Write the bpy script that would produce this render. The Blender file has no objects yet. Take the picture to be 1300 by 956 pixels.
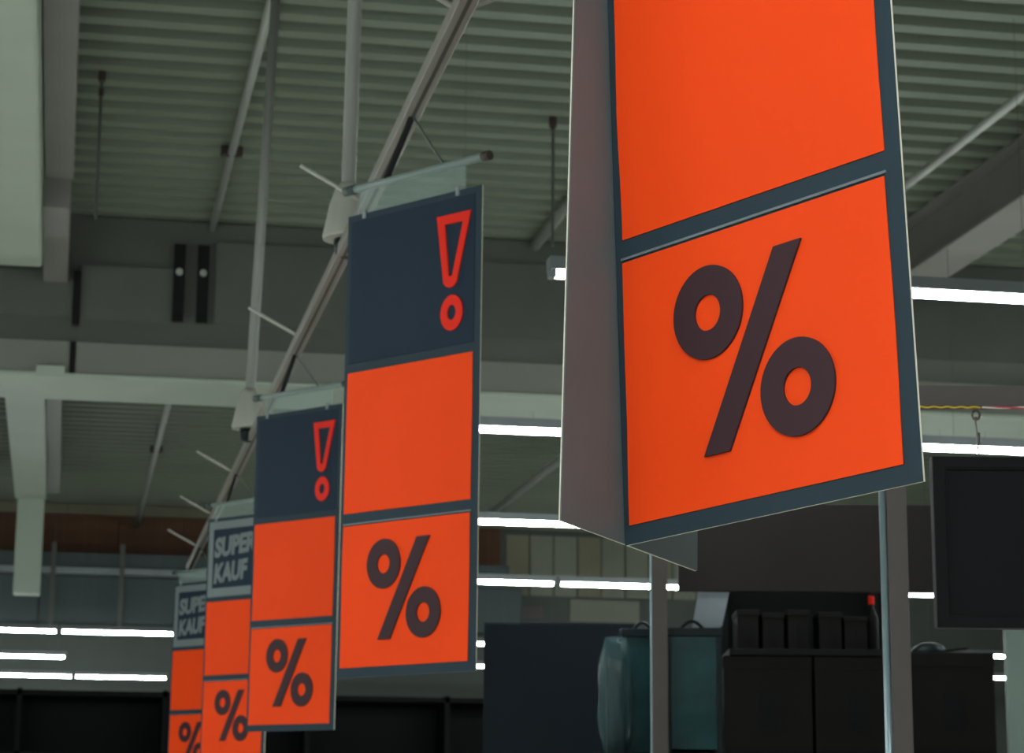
import bpy, bmesh, math, random
from mathutils import Matrix, Vector
random.seed(7)
sc = bpy.context.scene
C = sc.collection

# ------------------------------------------------------------------ camera
CAM_Z = 1.6                                   # eye height above the floor
F_PX, PITCH, ROLL, YAW = 2948.5, 0.21695, 0.00733, 0.18972
cam_data = bpy.data.cameras.new('camera')
cam = bpy.data.objects.new('camera', cam_data); C.objects.link(cam)
fwd = Vector((math.sin(YAW)*math.cos(PITCH), math.cos(YAW)*math.cos(PITCH), math.sin(PITCH)))
rgt0 = Vector((math.cos(YAW), -math.sin(YAW), 0)); up0 = rgt0.cross(fwd)
rgt = rgt0*math.cos(ROLL) + up0*math.sin(ROLL)
upv = -rgt0*math.sin(ROLL) + up0*math.cos(ROLL)
M = Matrix((rgt, upv, -fwd)).transposed().to_4x4(); M.translation = (0, 0, CAM_Z)
cam.matrix_world = M
cam_data.sensor_width = 36.0
cam_data.lens = F_PX/1300*36.0
cam_data.shift_y = -44.5/1300
cam_data.clip_end = 200
cam_data.dof.use_dof = True
cam_data.dof.focus_distance = 4.25
cam_data.dof.aperture_fstop = 11.0
sc.camera = cam

# ------------------------------------------------------------------ world and exposure
w = bpy.data.worlds.new('world'); sc.world = w; w.use_nodes = True
w.node_tree.nodes['Background'].inputs[0].default_value = (0.02, 0.022, 0.022, 1)
w.node_tree.nodes['Background'].inputs[1].default_value = 0.0
sc.view_settings.view_transform = 'Standard'
sc.view_settings.look = 'None'
sc.view_settings.gamma = 1.0
sc.view_settings.use_curve_mapping = False
sc.view_settings.exposure = 0.86
TUBE_STRENGTH = 48.0

# ------------------------------------------------------------------ materials
def lin(c):
    return tuple(((v/255)/12.92 if v/255 <= .04045 else ((v/255+.055)/1.055)**2.4) for v in c)
def mat(name, rgb, rough=.6, metal=0.0, vary=.06, scale=3.0, spec=.5, bump=0.0):
    m = bpy.data.materials.new(name); m.use_nodes = True
    nt = m.node_tree; b = nt.nodes['Principled BSDF']
    b.inputs['Roughness'].default_value = rough; b.inputs['Metallic'].default_value = metal
    b.inputs['Specular IOR Level'].default_value = spec
    tc = nt.nodes.new('ShaderNodeTexCoord'); n = nt.nodes.new('ShaderNodeTexNoise')
    n.inputs['Scale'].default_value = scale; n.inputs['Detail'].default_value = 5
    nt.links.new(tc.outputs['Object'], n.inputs['Vector'])
    cr = nt.nodes.new('ShaderNodeValToRGB'); c = lin(rgb)
    cr.color_ramp.elements[0].position = .3; cr.color_ramp.elements[1].position = .7
    cr.color_ramp.elements[0].color = (*[v*(1-vary) for v in c], 1)
    cr.color_ramp.elements[1].color = (*[min(1, v*(1+vary)) for v in c], 1)
    nt.links.new(n.outputs['Fac'], cr.inputs['Fac'])
    nt.links.new(cr.outputs['Color'], b.inputs['Base Color'])
    if bump:
        n2 = nt.nodes.new('ShaderNodeTexNoise'); n2.inputs['Scale'].default_value = scale*12
        nt.links.new(tc.outputs['Object'], n2.inputs['Vector'])
        bp = nt.nodes.new('ShaderNodeBump'); bp.inputs['Strength'].default_value = bump
        bp.inputs['Distance'].default_value = .01
        nt.links.new(n2.outputs['Fac'], bp.inputs['Height']); nt.links.new(bp.outputs['Normal'], b.inputs['Normal'])
    return m
def emit_mat(name, rgb, strength):
    m = bpy.data.materials.new(name); m.use_nodes = True; nt = m.node_tree
    b = nt.nodes['Principled BSDF']; b.inputs['Base Color'].default_value = (.8, .8, .8, 1)
    b.inputs['Emission Color'].default_value = (*rgb, 1); b.inputs['Emission Strength'].default_value = strength
    return m
def clear_mat(name, rgb, rough, alpha):
    m = mat(name, rgb, rough, 0, .05, 6)
    m.node_tree.nodes['Principled BSDF'].inputs['Alpha'].default_value = alpha
    return m
MT = dict(
    orange=mat('orange_print', (240, 70, 20), .65, vary=.03, scale=2.5, spec=.1),
    red=mat('red_print', (226, 36, 14), .6, vary=.03, spec=.2),
    navy=mat('navy_board', (42, 56, 65), .65, vary=.05, scale=4, spec=.15),
    header=mat('navy_print', (36, 47, 61), .65, vary=.05, scale=4, spec=.1),
    glyph=mat('aubergine_print', (58, 36, 42), .65, vary=.04, spec=.2),
    edge=mat('board_core', (205, 200, 184), .6, vary=.06),
    greyprint=mat('grey_print', (112, 120, 122), .6, vary=.05, spec=.2),
    rearboard=mat('satin_grey_board', (84, 90, 92), .5, vary=.07, scale=5, spec=.3, bump=.03),
    pocket=mat('clear_pocket_edge', (104, 112, 120), .3, vary=.05),
    deck=mat('roof_deck_paint', (104, 112, 98), .55, vary=.08, scale=.7),
    web=mat('dark_girder_paint', (80, 82, 77), .7, vary=.07, scale=1.2),
    midgirder=mat('mid_girder_paint', (116, 118, 110), .7, vary=.05, scale=1.2),
    soffit=mat('blue_grey_soffit', (112, 126, 122), .6, vary=.05, scale=1.2),
    pale=mat('pale_paint', (156, 166, 153), .6, vary=.04, scale=1.5),
    side=mat('grey_paint', (116, 114, 110), .6, vary=.06, scale=1.5),
    partition=mat('partition_laminate', (74, 85, 79), .6, vary=.05, scale=1, spec=.2),
    blackm=mat('black_metal', (20, 21, 21), .6, vary=.1, scale=8, spec=.15),
    pipe=mat('pipe_paint', (150, 154, 148), .45, vary=.06, scale=3),
    darkpipe=mat('dark_rod', (70, 76, 70), .5, vary=.1, scale=6),
    rail=mat('rail_metal', (132, 128, 123), .42, .2, .07, 4),
    slot=mat('rail_slot', (58, 55, 52), .6, vary=.1),
    pole=mat('pole_paint', (132, 134, 130), .5, vary=.05, scale=3),
    cone=mat('cone_plastic', (174, 174, 166), .5, vary=.04),
    brownclamp=mat('brown_clamp', (54, 38, 36), .6, vary=.1),
    brown=mat('brown_wall_panel', (76, 43, 14), .7, vary=.15, scale=1.5),
    beige=mat('beige_plaster', (112, 109, 90), .8, vary=.08, scale=1),
    teal=mat('teal_grey_duct', (52, 64, 65), .6, vary=.06, scale=1),
    clad=mat('pale_cladding', (110, 112, 100), .6, vary=.1, scale=1),
    fixture=mat('fixture_metal', (120, 126, 130), .45, vary=.04, scale=3),
    post=mat('brown_grey_post', (88, 81, 81), .55, vary=.05, scale=5, spec=.2),
    chrome=mat('chrome_tube', (150, 168, 176), .3, .5, .05, 8),
    panel=mat('black_screen', (21, 19, 23), .6, vary=.06, scale=3, spec=.12),
    bezel=mat('black_bezel', (16, 15, 19), .6, vary=.06, scale=3, spec=.15),
    board=mat('charcoal_board', (45, 41, 41), .65, vary=.07, scale=3, spec=.12),
    box=mat('black_carton', (25, 22, 23), .6, vary=.1, scale=4, spec=.12),
    navycab=mat('navy_cabinet', (16, 22, 29), .6, vary=.08, scale=2, spec=.1),
    paper=mat('grey_paper', (158, 166, 176), .7, vary=.05),
    yellow=mat('yellow_cord', (214, 178, 30), .5, vary=.1), redcord=mat('red_cord', (196, 64, 84), .5, vary=.1),
    whitecord=mat('white_cord', (215, 210, 200), .5, vary=.05),
    wire=mat('grey_wire', (96, 88, 86), .35, .7, .05, 9),
    floor=mat('floor_tile', (205, 203, 195), .4, vary=.06, scale=1),
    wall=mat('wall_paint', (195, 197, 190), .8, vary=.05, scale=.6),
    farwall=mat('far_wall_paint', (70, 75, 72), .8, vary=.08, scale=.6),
    rack=mat('dark_rack', (12, 13, 14), .7, vary=.12, scale=1, spec=.1),
    tealplastic=mat('teal_plastic', (10, 58, 62), .35, vary=.3, scale=6, spec=.2),
    darkteal=mat('dark_teal_plastic', (9, 22, 27), .45, vary=.1, scale=5, spec=.2),
    film=clear_mat('clear_film', (70, 100, 104), .25, .4),
    acrylic=clear_mat('clear_acrylic', (150, 168, 164), .12, .26),
    tube=emit_mat('lit_diffuser', (.90, 1.0, .97), TUBE_STRENGTH),
)

# ------------------------------------------------------------------ mesh helpers
class MB:
    """collects shapes of ONE part"""
    def __init__(self): self.v = []; self.f = []
    def box(self, x0, x1, y0, y1, z0, z1):
        o = len(self.v)
        self.v += [(x, y, z) for z in (z0, z1) for y in (y0, y1) for x in (x0, x1)]
        for q in ((0,2,3,1), (4,5,7,6), (0,1,5,4), (2,6,7,3), (0,4,6,2), (1,3,7,5)): self.f.append(tuple(i+o for i in q))
        return self
    def loft(self, rings, closed=True, caps=True):
        o = len(self.v); n = len(rings[0])
        for r in rings: self.v += [tuple(p) for p in r]
        for i in range(len(rings)-1):
            for j in range(n if closed else n-1):
                k = (j+1) % n
                self.f.append((o+i*n+j, o+i*n+k, o+(i+1)*n+k, o+(i+1)*n+j))
        if caps and closed:
            self.f.append(tuple(o+j for j in reversed(range(n))))
            self.f.append(tuple(o+(len(rings)-1)*n+j for j in range(n)))
        return self
    def rod(self, a, b, r0, r1=None, n=12):
        a = Vector(a); b = Vector(b); r1 = r0 if r1 is None else r1
        d = (b-a).normalized(); t = Vector((0,0,1)) if abs(d.z) < .9 else Vector((1,0,0))
        e = d.cross(t).normalized(); g = e.cross(d)
        ring = lambda c, r: [c + e*r*math.cos(2*math.pi*k/n) + g*r*math.sin(2*math.pi*k/n) for k in range(n)]
        return self.loft([ring(a, r0), ring(b, r1)])
    def lathe(self, c, prof, n=24):
        return self.loft([[(c[0]+r*math.cos(2*math.pi*k/n), c[1]+r*math.sin(2*math.pi*k/n), c[2]+z) for k in range(n)] for r, z in prof])
    def path(self, pts, r, n=8):
        rings = []
        for i, p in enumerate(pts):
            p = Vector(p); d = (Vector(pts[min(i+1, len(pts)-1)]) - Vector(pts[max(i-1, 0)])).normalized()
            t = Vector((0,0,1)) if abs(d.z) < .9 else Vector((0,1,0))
            e = d.cross(t).normalized(); g = e.cross(d)
            rings.append([p + e*r*math.cos(2*math.pi*k/n) + g*r*math.sin(2*math.pi*k/n) for k in range(n)])
        return self.loft(rings)
    def flat_ring(self, outer, inner, y0, y1):
        """a plate with a hole: outer and inner loops (u, v) with the same count, lying in XZ"""
        n = len(outer); o = len(self.v)
        for y in (y0, y1):
            self.v += [(u, y, v) for u, v in outer] + [(u, y, v) for u, v in inner]
        for j in range(n):
            k = (j+1) % n
            self.f.append((o+j, o+k, o+n+k, o+n+j))
            self.f.append((o+2*n+j, o+3*n+j, o+3*n+k, o+2*n+k))
            self.f.append((o+j, o+2*n+j, o+2*n+k, o+k))
            self.f.append((o+n+j, o+n+k, o+3*n+k, o+3*n+j))
        return self
    def plate(self, pts, y0, y1):
        return self.loft([[(u, y0, v) for u, v in pts], [(u, y1, v) for u, v in pts]])
    def mesh(self, name, m, smooth=False, bevel=0):
        me = bpy.data.meshes.new(name); me.from_pydata(self.v, [], self.f)
        bm = bmesh.new(); bm.from_mesh(me); bmesh.ops.recalc_face_normals(bm, faces=bm.faces)
        if bevel: bmesh.ops.bevel(bm, geom=bm.edges[:], offset=bevel, segments=2, affect='EDGES', profile=.6)
        bm.to_mesh(me); bm.free()
        if smooth:
            for p in me.polygons: p.use_smooth = len(p.vertices) == 4
        me.materials.append(MT[m]); return me
def tag(o, label=None, cat=None, group=None, kind=None):
    if label: o['label'] = label
    if cat: o['category'] = cat
    if group: o['group'] = group
    if kind: o['kind'] = kind
    return o
def thing(name, label, cat, loc=(0,0,0), group=None, kind=None):
    o = bpy.data.objects.new(name, None); C.objects.link(o); o.location = loc; o.empty_display_size = .1
    return tag(o, label, cat, group, kind)
def part(name, me, parent, label=None):
    o = bpy.data.objects.new(name, me); C.objects.link(o); o.parent = parent
    if label: o['label'] = label
    return o
def copy_tree(o, parent=None):
    c = o.copy(); C.objects.link(c); c.parent = parent
    for ch in list(o.children): copy_tree(ch, c)
    return c

# ================================================================== the setting
Z0 = CAM_Z                       # heights below are written as (height above the eye) + Z0
XL, XR, YB, YF = -14.0, 20.0, -12.0, 41.6
CEIL = 6.0 + Z0
def struct(name, mb, m, **k):
    o = bpy.data.objects.new(name, mb.mesh(name, m, **k)); C.objects.link(o); o['kind'] = 'structure'; return o
struct('floor', MB().box(XL-.3, XR+.3, YB-.3, YF+.3, -.2, 0), 'floor')
struct('wall_left', MB().box(XL-.3, XL, YB, YF, 0, CEIL+.4), 'wall')
struct('wall_right', MB().box(XR, XR+.3, YB, YF, 0, CEIL+.4), 'wall')
struct('wall_back', MB().box(XL-.3, XR+.3, YB-.3, YB, 0, CEIL+.4), 'wall')
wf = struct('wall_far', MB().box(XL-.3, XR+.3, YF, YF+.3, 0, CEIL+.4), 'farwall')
# trapezoidal roof deck, ribs running across the hall
pitch, depth = .36, .17
prof = []
y = YB - .3
while y < YF + .3:
    prof += [(y, 0), (y+.15, 0), (y+.19, depth), (y+.32, depth)]
    y += pitch
top = [(XL-.3, a, CEIL+b) for a, b in prof]; top2 = [(XR+.3, a, CEIL+b) for a, b in prof]
mb = MB().loft([top, top2], closed=False)
off = [(XL-.3, a, CEIL+b+.02) for a, b in prof]; off2 = [(XR+.3, a, CEIL+b+.02) for a, b in prof]
mb.loft([off, off2], closed=False)
struct('ceiling', mb, 'deck')
# panels fixed on the far wall
def wall_panel(name, x0, x1, z0, z1, m, t=.05):
    o = bpy.data.objects.new(name, MB().box(x0, x1, YF-t, YF+.01, z0+Z0, z1+Z0).mesh(name, m)); C.objects.link(o); o.parent = wf
for i in range(12):
    wall_panel('timber_panel', -6+i*1.15, -6+i*1.15+1.14, 4.4, 5.8, 'brown')
for i in range(9): wall_panel('plaster_strip', -8+i*2.0, -6.01+i*2.0, 5.81, 6.0, 'beige', .06)
for i in range(11):
    wall_panel('cladding_panel', 7.9+i*.45, 7.9+i*.45+.42, 4.6, 5.7, 'clad' if i % 3 else 'beige', .06 if i % 2 else .04)
wall_panel('pink_board', 7.2, 8.6, 4.2, 4.4, 'post'); wall_panel('pale_board', 9.1, 10.4, 4.15, 4.55, 'clad')

# ================================================================== roof structure
g1 = thing('roof_girder', 'deep dark grey roof girder across the hall with two black straps', 'girder', (0, 22.1, 4.99+Z0))
def gp(name, m, *b, **k):       # box given in hall coordinates, relative to g1
    x0, x1, y0, y1, z0, z1 = b
    return part(name, MB().box(x0, x1, y0-22.1, y1-22.1, z0-4.99, z1-4.99).mesh(name, m, **k), g1)
gp('web', 'web', XL, XR, 22.1, 23.2, 4.999, 6.0)
gp('soffit', 'web', XL, XR, 22.105, 23.2, 4.985, 5.0)
gp('web_panel', 'web', -3.2, -.055, 22.03, 22.11, 4.98, 5.42)
gp('web_panel', 'web', 0.02, .92, 22.04, 22.11, 4.97, 5.5)
gp('web_panel', 'web', 1.3, 3.0, 22.06, 22.11, 4.985, 5.8)
gp('web_panel', 'web', 3.05, 6.0, 22.06, 22.11, 4.985, 5.75)
for x in (.89, 1.12):
    st = gp('strap', 'blackm', x, x+.11, 21.98, 22.04, 4.97, 5.74)
    part('bolt', MB().rod((x+.055, -.14, .47), (x+.055, -.1, .47), .035).mesh('bolt', 'pipe'), st)
gp('stiffener', 'blackm', -.055, .02, 21.99, 22.11, 4.9, 5.42)
g2 = thing('lower_girder', 'mid grey girder with pale bottom flange behind the dark roof girder', 'girder', (0, 23.2, 4.62+Z0))
part('web', MB().box(XL+.05, XR-.05, 0.005, 1.2, .03, .9).mesh('web', 'midgirder'), g2)
part('bottom_flange', MB().box(XL+.05, XR-.05, -.03, 1.22, 0, .035).mesh('bottom_flange', 'pale'), g2)
part('joint_plate', MB().box(-.38, -.1, -.06, .02, -.005, .1).mesh('joint_plate', 'pale'), g2)
part('stiffener', MB().box(-.06, .0, -.02, .02, .03, .42).mesh('stiffener', 'blackm'), g2)
# long beam with pale underside running away on the left
b = thing('roof_beam', 'pale beam running lengthwise under the ribbed ceiling with grey side duct', 'beam', (-.56, 10, 5.2+Z0))
part('soffit_box', MB().box(-.26, .22, -3, 11.05, 0, .8).mesh('soffit_box', 'pale', bevel=.03), b)
part('side_duct', MB().box(.23, .47, -3, 9.3, .35, .8).mesh('side_duct', 'side', bevel=.01), b)
part('side_plate', MB().box(.225, .45, 9.31, 12.0, .1, .8).mesh('side_plate', 'side'), b)
b = thing('roof_beam', 'pale beam beyond the girders ending in a hanging boxed column', 'beam', (-.56, 24.5, 5.2+Z0))
part('soffit_box', MB().box(-.24, .23, 0, 11.2, 0, .8).mesh('soffit_box', 'pale', bevel=.02), b)
part('side_plate', MB().box(.235, .42, 0, 11.2, .1, .8).mesh('side_plate', 'side'), b)
part('boxed_column', MB().box(-.2, .2, 11.2, 11.7, -1.42, .8).mesh('boxed_column', 'pale', bevel=.015), b)
b = thing('roof_beam', 'grey green beam with wide flange under the ceiling beside the thin pipe', 'beam', (8.0, 8, 5.45+Z0))
part('bottom_flange', MB().box(-.22, .22, 0, 14.0, 0, .03).mesh('bottom_flange', 'side'), b)
part('web', MB().box(-.05, .05, 0, 14.0, .03, .52).mesh('web', 'side'), b)
part('top_flange', MB().box(-.2, .2, 0, 14.0, .52, .55).mesh('top_flange', 'side'), b)
# far cross beam and duct in front of the timber wall
b = thing('far_girder', 'blue grey cross beam with bright lower edge below the timber wall panels', 'girder', (0, 40.2, 4.6+Z0))
part('web', MB().box(XL, 7.7, 0, .3, .1, .36).mesh('web', 'teal'), b)
part('bottom_flange', MB().box(XL, 7.7, -.1, .35, 0, .1).mesh('bottom_flange', 'fixture'), b)
b = thing('air_duct', 'dark teal grey air duct under the far cross beam', 'duct', (0, 40.4, 3.8+Z0))
for i in range(10):
    part('duct_section', MB().box(-6+i*1.4, -6+i*1.4+1.38, 0, .6, 0, .79).mesh('duct_section', 'teal', bevel=.02), b)
for x in (-.2, .95): part('hanger', MB().box(x-.04, x+.04, -.4, -.36, -.1, 1.3).mesh('hanger', 'web'), b)

# ---- pipes running lengthwise
def pipe(label, x, z, y0, y1, r, clamps, group=None):
    t = thing('roof_pipe', label, 'pipe', (x, y0, z+Z0), group)
    part('tube', MB().rod((0, 0, 0), (0, y1-y0, 0), r).mesh('tube', 'pipe', smooth=True), t)
    for yc in clamps:
        cl = part('clamp', MB().box(-.095, .095, yc-y0-.03, yc-y0+.03, -.03, .06).mesh('clamp', 'brownclamp', bevel=.01), t)
        part('clamp_rod', MB().rod((0, yc-y0, .05), (0, yc-y0, 6.0-z+.05), .008).mesh('clamp_rod', 'darkpipe'), cl)
pipe('thin pale pipe with a brown clamp under the ceiling beside the support poles', 1.25, 5.93, 9, 22.06, .037, (12.5, 19.5))
pipe('thin pale pipe with brown clamps seen under the pale girder flange', 1.2, 5.6, 24.5, 41.5, .04, (33.2, 40.6))
pipe('thin grey pipe running beside the wide flanged roof beam', 6.9, 5.6, 8, 22.0, .038, (13.0,))
pipe('short pale pipe meeting the dark girder between the signs', 4.46, 5.94, 16, 22.06, .055, (17.0,))
pipe('dim grey pipe in the far roof bay above the lamps', 7.0, 5.6, 24.5, 41.5, .06, (30.0,))
def rod_thing(label, x, y, z0):
    t = thing('hanger_rod', label, 'rod', (x, y, z0+Z0))
    part('rod', MB().rod((0, 0, 0), (0, 0, 6.0-z0), .013).mesh('rod', 'darkpipe'), t)
    part('bracket', MB().box(-.03, .03, -.03, .03, 6.0-z0-.08, 6.0-z0+.01).mesh('bracket', 'brownclamp', bevel=.01), t)
    part('coupling', MB().rod((0, 0, 1.0), (0, 0, 1.06), .022).mesh('coupling', 'brownclamp'), t)
rod_thing('thin dark hanger rod from the ceiling beside the pale roof beam', .1, 17.75, 4.8)
rod_thing('thin dark hanger rod from the ceiling above the short pale pipe', 3.82, 18.15, 4.9)

# ================================================================== ceiling lamps
def lamp_proto():
    t = thing('ceiling_lamp', 'lit', 'lamp')
    L = .755
    part('housing', MB().box(-L, L, -.05, .05, .05, .11).mesh('housing', 'fixture'), t)
    part('tray', MB().box(-L, L, -.045, .045, .046, .062).mesh('tray', 'fixture'), t)
    n = 10
    ring = [(.036*math.cos(math.pi*k/n+math.pi), .046+.036*math.sin(math.pi*k/n+math.pi)) for k in range(n+1)]
    part('diffuser', MB().loft([[(x, a, c) for a, c in ring] for x in (-.72, .72)]).mesh('diffuser', 'tube'), t)
    for s in (-1, 1):
        part('end_cap', MB().box(*sorted((s*.72, s*L)), -.037, .037, .008, .05).mesh('end_cap', 'fixture', bevel=.006), t)
        part('suspension_wire', MB().rod((s*.5, 0, .1), (s*.5, 0, 6.0-2.75+.02), .0018, n=6).mesh('suspension_wire', 'wire'), t)
    return t
proto = lamp_proto(); used = [False]; lamps = []
def in_picture(c):               # does any point of a lamp hung at c fall inside the frame?
    for k in range(31):
        for dz in (0, .11):
            p = Vector((c[0]-.76+1.52*k/30, c[1], c[2]+dz-CAM_Z)); d = p.dot(fwd)
            if d > 0 and 0 <= 650+F_PX*p.dot(rgt)/d <= 1300 and 0 <= 433.5-F_PX*p.dot(upv)/d <= 956: return True
    return False
LZ = 2.75 + Z0
def lamp_row(y, x0, count, label, group):
    for i in range(count):
        o = copy_tree(proto) if used[0] else proto
        used[0] = True
        o.location = (x0 + .765 + 1.53*i, y, LZ); o['label'] = label; o['group'] = group; lamps.append(o)
        if not in_picture(o.location): o.name = 'ceiling_lamp_offscreen'
lamp_row(10.83, 2.25, 8, 'lit strip lamp in the row over the black hanging screen', 'lamp row over the screen')
lamp_row(15.12, 2.3, 8, 'lit strip lamp in the row in front of the dark roof girder', 'lamp row before the girder')
lamp_row(19.5, 2.95, 7, 'lit strip lamp in the second row before the dark roof girder', 'second lamp row before the girder')
lamp_row(23.95, 3.57, 7, 'lit strip lamp in the row just past the dark roof girder', 'lamp row past the girder')
lamp_row(30.9, -3.1, 3, 'lit strip lamp in the topmost row beneath the teal air duct', 'topmost far lamp row')
lamp_row(31.25, 4.65, 6, 'lit strip lamp in the topmost far row behind the dark cabinet', 'topmost far lamp row')
lamp_row(35.1, -4.5, 3, 'lit strip lamp in the short middle row beneath the teal air duct', 'middle far lamp row')
lamp_row(35.1, 4.6, 7, 'lit strip lamp in the middle far row behind the dark cabinet', 'middle far lamp row')
lamp_row(39.0, -4.37, 4, 'lit strip lamp in the lowest far row nearest the far wall', 'lowest far lamp row')
# the same rows, 4.37 m apart, going on outside the picture: to the left and back over the aisle the camera stands in
for y, x0, cnt, where in ((19.5, -10.8, 6, 'over the left aisle beside the lettered signs'), (15.12, -10.4, 6, 'over the left aisle beside the third sign'),
                          (10.83, -10.2, 6, 'over the left aisle beside the second sign'), (6.46, -9.6, 6, 'over the aisle before the nearest sign'),
                          (2.09, -9.5, 9, 'over the middle of the aisle'), (-2.28, -9.5, 9, 'over the back of the aisle')):
    lamp_row(y, x0, cnt, 'lit strip lamp ' + where, 'lamp rows over the aisles')
# wires end at whatever is above them: girder flange, beams or the deck
for o in lamps:
    for ch in o.children:
        if not ch.name.startswith('suspension_wire'): continue
        wx = o.location.x + sum(v.co.x for v in ch.data.vertices)/len(ch.data.vertices); wy = o.location.y; end = None
        if 23.1 < wy < 24.5: end = 4.618
        elif 7.75 < wx < 8.25 and 8 < wy < 22: end = 5.452
        elif -.83 < wx < -.1 and 24.5 < wy < 35.7: end = 5.21 if wx < -.33 else 5.31
        if end: ch.scale.z = (end-2.75)/3.27

# ================================================================== suspension rail with its poles
r = thing('sign_rail', 'long grey channel rail carrying the row of hanging signs', 'rail', (1.2, 2.0, 2.7+Z0))
part('channel', MB().box(-.032, .032, 0, 21, .0, .055).mesh('channel', 'rail', bevel=.004), r)
part('slot', MB().box(-.007, .007, .01, 20.99, -.003, .01).mesh('slot', 'slot'), r)
for yc in (7.2, 9.6, 12.33, 17.07, 19.34, 21.45):
    part('stay_rod', MB().rod((0, yc-2, .03), (-.29, yc-2, .185), .009).mesh('stay_rod', 'cone', smooth=True), r)
part('stay_rod', MB().rod((0, 5.2, .03), (.3, 5.2, .17), .009).mesh('stay_rod', 'rail', smooth=True), r)
for label, xb, xt, y in (('grey support pole with white cone cover beside the nearer exclamation mark sign', 1.215, 1.25, 10.42),
                    ('grey support pole with white cone cover beside the farther exclamation mark sign', 1.17, 1.27, 15.5)):
    t = thing('support_pole', label, 'pole', (xb, y, 2.755+Z0))
    part('tube', MB().rod((0, 0, .2), (xt-xb, 0, 3.27), .034, n=16).mesh('tube', 'pole', smooth=True), t)
    part('cone_cover', MB().lathe((0, 0, 0), [(.112, .03), (.115, .045), (.085, .2), (.06, .27), (.04, .3)]).mesh('cone_cover', 'cone', smooth=True), t)
    part('ball_joint', MB().lathe((0, 0, 0), [(.02, -.06), (.05, -.045), (.062, 0), (.06, .035)]).mesh('ball_joint', 'darkteal', smooth=True), t)

# ================================================================== the signs
W, H, T = .70, 1.75, .007
def frame(yaw, lean, roll):
    e = Vector((math.cos(yaw), math.sin(yaw), 0)); z = Vector((0, 0, 1)); n = z.cross(e)
    up = z*math.cos(lean) + n*math.sin(lean)
    e2 = e*math.cos(roll) + up*math.sin(roll); up2 = -e*math.sin(roll) + up*math.cos(roll)
    return e2, up2
def circ(cu, cv, ru, rv, n=48): return [(cu+ru*math.cos(2*math.pi*k/n), cv+rv*math.sin(2*math.pi*k/n)) for k in range(n)]
def sheet_mesh(name, u0, u1, v0, v1, m, wav, seed, y=-.0015):
    """a loose print sheet: edges run slightly wavy and the sheet bulges a little out of its pocket"""
    rnd = random.Random(seed); ph = [rnd.uniform(0, 6.28) for _ in range(4)]
    nu, nv = 16, 24; g = []
    for j in range(nv+1):
        t = j/nv
        a = u0 + wav*(math.sin(t*5.2+ph[0])*.7 + .5*math.sin(t*9+ph[1])); c = u1 + wav*.6*math.sin(t*6+ph[2])
        g.append([(a+(c-a)*i/nu, y - .0006 - wav*.12*math.sin(math.pi*i/nu)*math.sin(t*4+ph[3]), v0+(v1-v0)*t) for i in range(nu+1)])
    b = MB(); n = nu+1
    b.v = [p for row in g for p in row] + [(p[0], -.0002, p[2]) for row in g for p in row]
    N = n*(nv+1)
    for j in range(nv):
        for i in range(nu):
            a = j*n+i; b.f.append((a, a+1, a+n+1, a+n)); b.f.append((N+a, N+a+n, N+a+n+1, N+a+1))
    rim = [i for i in range(n)] + [j*n+nu for j in range(1, nv+1)] + [nv*n+i for i in range(nu-1, -1, -1)] + [j*n for j in range(nv-1, 0, -1)]
    for k in range(len(rim)):
        a, c = rim[k], rim[(k+1) % len(rim)]; b.f.append((a, N+a, N+c, c))
    return b.mesh(name, m)
GY0, GY1 = -.0075, -.0025       # printed marks, thin plates lying on the sheets
def percent_mesh():
    b = MB()
    b.flat_ring(circ(.239, .405, .086, .0905), circ(.239, .404, .0325, .035), GY0, GY1)
    b.flat_ring(circ(.445, .218, .086, .0905), circ(.445, .218, .0325, .035), GY0, GY1)
    b.plate([(.216, .131), (.279, .131), (.471, .491), (.406, .491)], GY0, GY1)
    return b.mesh('percent_mark', 'glyph')
def exclaim_mesh():
    out, inn = [], []
    arc = [(.553+.037*math.cos(a), 1.424+.036*math.sin(a)) for a in [-math.pi*k/12 for k in range(1, 12)]]
    arci = [(.5545+.010*math.cos(a), 1.437+.008*math.sin(a)) for a in [-math.pi*k/12 for k in range(1, 12)]]
    out = [(.480, 1.663), (.566, 1.663), (.652, 1.663), (.590, 1.426)] + arc + [(.516, 1.426)]
    inn = [(.521, 1.628), (.568, 1.628), (.613, 1.628), (.5645, 1.438)] + arci + [(.5445, 1.438)]
    b = MB().flat_ring(out, inn, GY0, GY1)
    b.flat_ring(circ(.562, 1.293, .055, .066), circ(.562, 1.294, .0215, .028), GY0, GY1)
    return b.mesh('exclamation_mark', 'red')
def text_mesh(name, s, u0, u1, v0, v1, m):
    cu = bpy.data.curves.new(name, 'FONT'); cu.body = s; cu.size = 1; cu.offset = .05; cu.extrude = .002; cu.resolution_u = 4
    o = bpy.data.objects.new(name, cu); C.objects.link(o)
    dg = bpy.context.evaluated_depsgraph_get(); dg.update()
    me = bpy.data.meshes.new_from_object(o.evaluated_get(dg)); C.objects.unlink(o); bpy.data.objects.remove(o)
    xs = [v.co.x for v in me.vertices]; ys = [v.co.y for v in me.vertices]
    x0, x1, y0, y1 = min(xs), max(xs), min(ys), max(ys)
    for v in me.vertices:
        u = u0+(v.co.x-x0)/(x1-x0)*(u1-u0); k = v0+(v.co.y-y0)/(y1-y0)*(v1-v0)
        v.co = (u + (k-v0)*.08, -.004 - (.0015 if v.co.z > 0 else 0), k + .06*(u-u0))
    me.materials.clear(); me.materials.append(MT[m]); return me
shared = {}
def get(key, fn):
    if key not in shared: shared[key] = fn()
    return shared[key]
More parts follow.
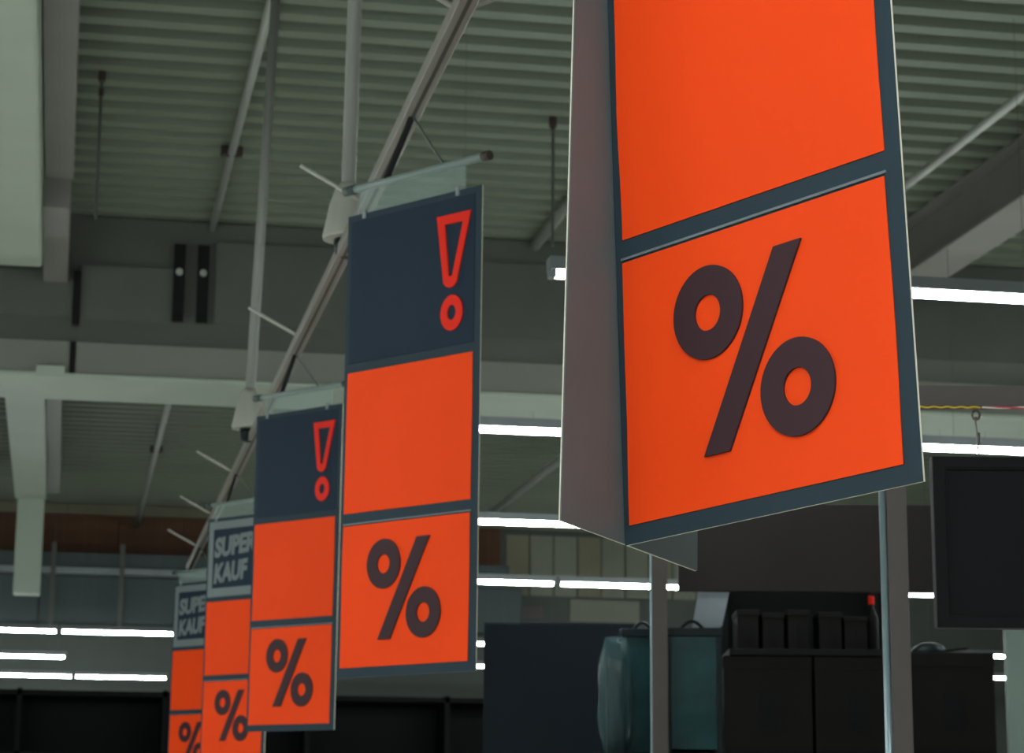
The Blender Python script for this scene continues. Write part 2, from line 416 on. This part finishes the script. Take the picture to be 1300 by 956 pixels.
def sign(label, pos, yaw, lean, roll, kind, seed, holder=True, wav=.0012):
    e, up = frame(math.radians(yaw), math.radians(lean), math.radians(roll)); n = up.cross(e)
    t = thing('hanging_sign', label, 'sign', group='row of orange signs')
    m = Matrix((e, n, up)).transposed().to_4x4(); m.translation = (pos[0], pos[1], pos[2]+Z0)
    t.matrix_world = m
    part('board', get('board', lambda: MB().box(0, W, 0, T*.25, 0, H).mesh('board', 'navy')), t)
    part('board_core', get('core', lambda: MB().box(0.0003, W-.0003, T*.25, T, .0003, H-.0003).mesh('board_core', 'edge')), t, 'pale board core showing at the edges')
    # header
    hd = part('header_sheet', sheet_mesh('header_sheet', .022, .668, 1.172, 1.725, 'header', wav*.3, seed), t)
    if kind == 'exclaim':
        part('exclamation_mark', get('ex', exclaim_mesh), hd)
    else:
        def fr():
            o_ = [(.022, 1.172), (.668, 1.172), (.668, 1.725), (.022, 1.725)]; i_ = [(.07, 1.235), (.62, 1.235), (.62, 1.668), (.07, 1.668)]
            return MB().flat_ring(o_, i_, -.0045, -.0022).mesh('printed_border', 'greyprint')
        part('printed_border', get('fr', fr), hd)
        part('lettering', get('tx1', lambda: text_mesh('lettering', 'SUPER', .085, .545, 1.455, 1.605, 'greyprint')), hd, 'grey capitals SUPER')
        part('lettering', get('tx2', lambda: text_mesh('lettering', 'KAUF', .09, .45, 1.265, 1.415, 'greyprint')), hd, 'grey capitals KAUF')
    part('blank_sheet', sheet_mesh('blank_sheet', .019, .666, .604, 1.136, 'orange', wav, seed+1), t, 'plain orange sheet')
    ps = part('percent_sheet', sheet_mesh('percent_sheet', .017, .664, .036, .557, 'orange', wav, seed+2), t, 'orange sheet with percent sign')
    part('percent_mark', get('pc', percent_mesh), ps)
    part('pocket_edge', get('pk', lambda: MB().box(.017, .668, -.004, .0002, .5615, .5665).mesh('pocket_edge', 'pocket')), t)
    # hanger above the board
    part('acrylic_hanger', get('ac', lambda: MB().box(.055, .615, .001, .005, H-.03, H+.105).mesh('acrylic_hanger', 'acrylic')), t, 'clear acrylic hanger strip')
    tb = part('holder_tube', get('tb', lambda: MB().rod((-.0, .003, H+.105), (.715, .003, H+.105), .015, n=16).mesh('holder_tube', 'soffit', smooth=True)), t)
    part('end_cap', get('c1', lambda: MB().rod((-.025, .003, H+.105), (.03, .003, H+.105), .019, n=16).mesh('end_cap', 'teal', smooth=True)), tb)
    part('end_cap', get('c2', lambda: MB().rod((.70, .003, H+.105), (.735, .003, H+.105), .018, n=16).mesh('end_cap', 'brownclamp', smooth=True)), tb)
    for u in (.09, .58):
        part('clip', get('cl', lambda: MB().box(-.008, .008, -.006, .008, H-.02, H+.012).mesh('clip', 'fixture')), t).location.x = u
    # hanger legs from the tube up to the rail
    inv = m.inverted()
    yr = pos[1] - .28
    apex = inv @ Vector((1.2, yr, 2.705+Z0))
    part('hanger_leg', MB().rod(apex, (.2, .003, H+.115), .013).mesh('hanger_leg', 'blackm'), t)
    part('hanger_leg', MB().rod(apex, (.5, .003, H+.115), .005).mesh('hanger_leg', 'darkpipe'), t)
    return t
S = [('large sharp orange percent sign with a plain grey board set behind it', (1.039, 4.260, .571), -57.95, 1.56, 3.77, 'exclaim', 3, .0022),
     ('navy and orange sign with red exclamation mark, complete and second in its row', (.995, 8.546, .621), -53.4, -.09, -.36, 'exclaim', 11, .0016),
     ('navy and orange exclamation mark sign between the lettered signs and its larger twin', (1.014, 12.92, .639), -53.5, -.47, -.84, 'exclaim', 19, .0016),
     ('orange sign with grey framed lettering right behind an exclamation mark sign', (1.02, 17.2, .645), -53.5, -.3, -.6, 'text', 27, .0016),
     ('orange sign with grey framed lettering, last and smallest of the row', (.985, 21.5, .64), -53.5, 0, -.4, 'text', 35, .0016)]
signs = [sign(l, p, a, b_, c, k, s, wav=wv) for l, p, a, b_, c, k, s, wv in S]
# the plain board behind the nearest sign
e = Vector((0.765, 0.633, -0.117)); up = Vector((0.051, 0.122, 0.991)); RW = 0.437
e.normalize(); up = (up - e*up.dot(e)).normalized(); n = up.cross(e)
mm = Matrix((e, n, up)).transposed().to_4x4(); mm.translation = (0.889, 4.139, 0.598+Z0)
rb = part('rear_board', MB().box(0, RW, 0, .003, 0, H).mesh('rear_board', 'rearboard'), signs[0], 'plain satin grey board')
rb.matrix_parent_inverse = Matrix.Identity(4)
rb.matrix_local = signs[0].matrix_world.inverted() @ mm
core = part('board_edge', MB().box(-.0003, RW+.0003, .003, .006, -.0003, H+.0003).mesh('board_edge', 'edge'), rb, 'pale edge of the grey board')

# ================================================================== gantry, screen and shelving on the right
A = -.19
dirb = Vector((math.cos(A), math.sin(A), 0)); nb = Vector((math.sin(-A), math.cos(A), 0))
def stand(name, label, cat, s, d, z, group=None):
    t = thing(name, label, cat, group=group)
    t.location = dirb*s + nb*d + Vector((0, 0, z+Z0)); t.rotation_euler = (0, 0, A); return t
FZ = -Z0                         # floor, relative to the eye
t = stand('display_gantry', 'brown grey gantry of posts and crossbar holding the black screen', 'gantry', 1.15, 6.9, FZ)
part('crossbar', MB().box(-.03, 1.75, -.0, .06, 1.330+Z0, 1.394+Z0).mesh('crossbar', 'post', bevel=.003), t)
for x in (0, 1.69):
    part('post', MB().box(x-.025, x+.034, 0.0, .06, 0, 1.33+Z0).mesh('post', 'post', bevel=.003), t)
    part('edge_tube', MB().rod((x-.035, .02, 0), (x-.035, .02, 1.33+Z0), .011).mesh('edge_tube', 'chrome', smooth=True), t, 'chrome tube along the post')
    part('foot', MB().box(x-.12, x+.12, -.25, .3, 0, .02).mesh('foot', 'post', bevel=.004), t)
t = stand('steel_post', 'free standing brown grey post between the dark cabinet and the teal crate', 'post', .726, 11.3, FZ)
part('upright', MB().box(-.038, .036, 0, .07, 0, 1.9+Z0).mesh('upright', 'post', bevel=.003), t)
part('edge_strip', MB().rod((-.042, .02, 0), (-.042, .02, 1.9+Z0), .006).mesh('edge_strip', 'chrome'), t)
part('foot', MB().box(-.15, .15, -.15, .08, 0, .02).mesh('foot', 'post', bevel=.004), t)
def cord(label, x0, x1, m, ph):
    pts = [(x0+(x1-x0)*i/40, -.004+.003*math.cos(i*.9+ph), .0015*math.sin(i*.9+ph)) for i in range(41)]
    t = stand('cord', label, 'cord', 1.15, 6.9, 1.3265); part('strand', MB().path(pts, .0028, 6).mesh('strand', m), t)
cord('yellow cord under the crossbar of the gantry', .03, .265, 'yellow', 0)
cord('red cord under the crossbar of the gantry', .27, 1.2, 'redcord', 0)
cord('white cord twisted with the red one under the crossbar', .27, 1.2, 'whitecord', 3.1)
def hook(x):
    t = stand('hook', 'bent wire hook with ring between crossbar and black screen', 'hook', 1.15+x, 6.9, 1.175, 'hooks of the black screen')
    ring = [(.011*math.cos(2*math.pi*k/20), .03, .134+.014*math.sin(2*math.pi*k/20)) for k in range(21)]
    part('ring', MB().path(ring, .0042, 8).mesh('ring', 'wire', smooth=True), t)
    cl = [(.0, .03, .128), (-.002, .03, .115), (.001, .03, .08), (.002, .03, .045), (.0045, .03, .028), (.006, .03, .02), (.0, .03, .002), (-.007, .03, .018), (-.001, .03, .03), (.009, .03, .05), (.007, .03, .08)]
    part('wire_loop', MB().path(cl, .003, 8).mesh('wire_loop', 'wire', smooth=True), t)
hook(.258); hook(1.3)
t = stand('hanging_screen', 'black framed flat panel hanging from hooks under the gantry crossbar', 'screen', 1.265, 6.9, .662)
part('screen_face', MB().box(.02, 1.16, .012, .04, .02, .495).mesh('screen_face', 'panel'), t)
o4 = [(0, 0), (1.18, 0), (1.18, .515), (0, .515)]; i4 = [(.04, .035), (1.14, .035), (1.14, .48), (.04, .48)]
part('bezel', MB().flat_ring(o4, i4, 0, .055).mesh('bezel', 'bezel', bevel=.004), t)
part('inner_lip', MB().flat_ring(i4, [(.044, .039), (1.136, .039), (1.136, .476), (.044, .476)], .003, .02).mesh('inner_lip', 'box'), t)

# gondola shelf with header board and cartons
D = 11.5
t = stand('gondola_shelf', 'black shop shelf with a wide charcoal header board on top', 'shelf', .83, D, FZ)
part('header_board', MB().box(.0, 1.5, .0, .05, 1.276+Z0, 1.715+Z0).mesh('header_board', 'board', bevel=.004), t)
part('back_panel', MB().box(1.1, 1.5, .47, .5, 0, .9+Z0).mesh('back_panel', 'rack'), t)
part('back_panel', MB().box(.25, 1.09, .47, .5, 0, 1.5+Z0).mesh('back_panel', 'rack'), t)
for x in (.26, 1.03, 1.46): part('upright', MB().box(x-.02, x+.02, .40, .47, 0, (1.6 if x < 1.4 else .9)+Z0).mesh('upright', 'blackm'), t)
for x in (.26, 1.03): part('header_arm', MB().box(x-.015, x+.015, .045, .41, 1.44+Z0, 1.48+Z0).mesh('header_arm', 'blackm'), t)
for z in (.48, .985): part('shelf_board', MB().box(.24 if z > .5 else -.42, 1.06 if z > .5 else 1.6, -.1, .47, z-.03+Z0, z+Z0).mesh('shelf_board', 'blackm', bevel=.003), t)
part('plinth', MB().box(-.3, 1.6, -.1, .47, 0, .12).mesh('plinth', 'blackm'), t)
def carton(label, s, d, z, w_, h_, dp, m='box', group=None, lidm='bezel'):
    t = stand('carton', label, 'box', s, d, z, group)
    part('body', MB().box(0, w_, 0, dp, 0, h_*.9).mesh('body', m, bevel=.004), t)
    part('lid', MB().box(-.003, w_+.003, -.004, dp+.003, h_*.86, h_).mesh('lid', m, bevel=.004), t)
    part('tape', MB().box(w_*.4, w_*.6, -.006, .0, h_*.25, h_*.6).mesh('tape', lidm), t)
for i, x in enumerate((1.12, 1.245, 1.37)):
    carton('small black carton on the upper shelf in the row of three', x, D+.0, .985, .105, .2-.015*(i % 2), .25, group='small cartons on the upper shelf')
for i, x in enumerate((1.525, 1.65)):
    carton('small black carton on the upper shelf in the row of two', x, D+.0, .985, .11, .19-.02*i, .25, group='small cartons on the upper shelf')
t = stand('bottle', 'dark bottle with red cap on the upper shelf above a carton', 'bottle', 1.799, D+.1, .985)
part('body', MB().lathe((0, 0, 0), [(.03, 0), (.033, .01), (.033, .17), (.014, .22), (.013, .245)]).mesh('body', 'box', smooth=True), t)
part('bottle_cap', MB().lathe((0, 0, 0), [(.016, .24), (.016, .28), (.012, .283)]).mesh('cap', 'red'), t)
carton('wide black carton on the lower shelf beside the teal crate', 1.045, D-.06, .48, .43, .474, .4, group='wide cartons on the lower shelf')
carton('wide black carton on the lower shelf behind the gantry post', 1.49, D-.06, .48, .42, .474, .4, group='wide cartons on the lower shelf')
carton('wide black carton on the lower shelf below the hanging screen', 1.957, D-.06, .48, .41, .497, .4, group='wide cartons on the lower shelf')
t = stand('peaked_cap', 'dark green peaked cap lying on the carton below the screen', 'cap', 2.08, D+.1, .976)
part('crown', MB().lathe((0, 0, 0), [(.09, 0), (.088, .02), (.07, .045), (.035, .06), (.005, .064)]).mesh('crown', 'darkteal', smooth=True), t)
part('peak', MB().loft([[(.05, -.07, .012), (.05, .07, .012), (.05, .07, .02), (.05, -.07, .02)], [(.19, -.04, .03), (.19, .04, .03), (.19, .04, .036), (.19, -.04, .036)]]).mesh('peak', 'darkteal'), t)
# teal crate: frame with translucent looking panes
def crate(label, s, d, w_, h_):
    t = stand('plastic_crate', label, 'crate', s, d, .48)
    part('pane', MB().box(.02, w_-.02, .012, .02, .02, h_-.03).mesh('pane', 'tealplastic'), t)
    part('pane', MB().box(.012, .02, .03, .3, .02, h_-.03).mesh('pane', 'tealplastic'), t)
    part('back', MB().box(.02, w_-.02, .3, .32, .0, h_).mesh('back', 'darkteal'), t)
    for x in (0, w_-.025): part('corner_post', MB().box(x, x+.025, 0, .03, 0, h_).mesh('corner_post', 'darkteal', bevel=.003), t)
    part('rim', MB().box(-.005, w_+.005, -.005, .33, h_-.03, h_+.012).mesh('rim', 'darkteal', bevel=.005), t)
    part('handle', MB().path([(w_*.25+w_*.5*k/12, .12, h_+.005+.05*math.sin(math.pi*k/12)) for k in range(13)], .008).mesh('handle', 'darkteal', smooth=True), t)
crate('teal plastic crate with dark rim right of the free standing post', .762, D-.08, .272, .595)
crate('teal plastic crate with dark rim left of the free standing post', .56, D+.25, .222, .62)
# clear film wrapped pack
t = stand('wrapped_pack', 'clear film wrapped pack bulging beside the dark navy cabinet', 'pack', .525, D+.05, .48)
rings = []
for j in range(13):
    z = .58*j/12; rr = (1-abs(j/6-1)**4*.45)
    rings.append([((.085*rr+.008*math.sin(5*a+j*1.3))*math.cos(a), .12+(.07*rr+.008*math.sin(7*a+j))*math.sin(a), z) for a in [2*math.pi*k/24 for k in range(24)]])
part('film', MB().loft(rings).mesh('film', 'film', smooth=True), t)
part('contents', MB().box(-.045, .045, .08, .16, 0, .48).mesh('contents', 'darkteal', bevel=.01), t)
# leaning paper
t = stand('paper_sheet', 'light grey folded paper leaning under the end of the header board', 'paper', .905, D+.12, 1.085)
part('front_leaf', MB().loft([[(0, 0, 0), (.15, 0, .03), (.15, .003, .03), (0, .003, 0)], [(.04, .03, .22), (.2, .03, .24), (.2, .033, .24), (.04, .033, .22)]]).mesh('front_leaf', 'paper'), t)
part('rear_leaf', MB().loft([[(.0, .07, .0), (.15, .07, .03), (.15, .073, .03), (0, .073, 0)], [(.04, .034, .22), (.2, .034, .24), (.2, .037, .24), (.04, .037, .22)]]).mesh('rear_leaf', 'paper'), t)
# navy cabinet
t = stand('cabinet', 'tall dark navy cabinet standing behind the exclamation mark sign', 'cabinet', -.148, 13.0, FZ)
part('body', MB().box(0, .86, .02, .5, .08, 1.262+Z0).mesh('body', 'navycab', bevel=.004), t)
dr = part('door', MB().box(.004, .856, 0, .022, .1, 1.25+Z0).mesh('door', 'navycab', bevel=.003), t)
part('handle', MB().rod((.8, -.015, .95), (.8, -.015, 1.15), .006).mesh('handle', 'blackm'), dr)
part('plinth', MB().box(.02, .84, .05, .48, 0, .08).mesh('plinth', 'blackm'), t)
t = stand('partition', 'pale grey green partition behind the cartons below the screen', 'partition', 5.94, 28.0, FZ)
part('panel', MB().box(0, 2.4, 0, .1, .1, 3.35+Z0).mesh('panel', 'partition', bevel=.01), t)
part('base_rail', MB().box(-.02, 2.42, -.03, .13, 0, .1).mesh('base_rail', 'side'), t)
# high storage rack under the far lamps
t = thing('storage_rack', 'tall dark storage rack beneath the far rows of strip lamps', 'rack', (-4.0, 29.0, 0))
part('back_sheet', MB().box(0, 12.3, .75, .8, 0, 3.5).mesh('back_sheet', 'rack'), t)
for k in range(8): part('upright', MB().box(k*1.75, k*1.75+.06, 0, .8, 0, 3.52).mesh('upright', 'rack'), t)
for z in (.3, 1.1, 1.9, 2.7, 3.44): part('shelf_board', MB().box(0, 12.3, 0, .8, z, z+.06).mesh('shelf_board', 'rack'), t)
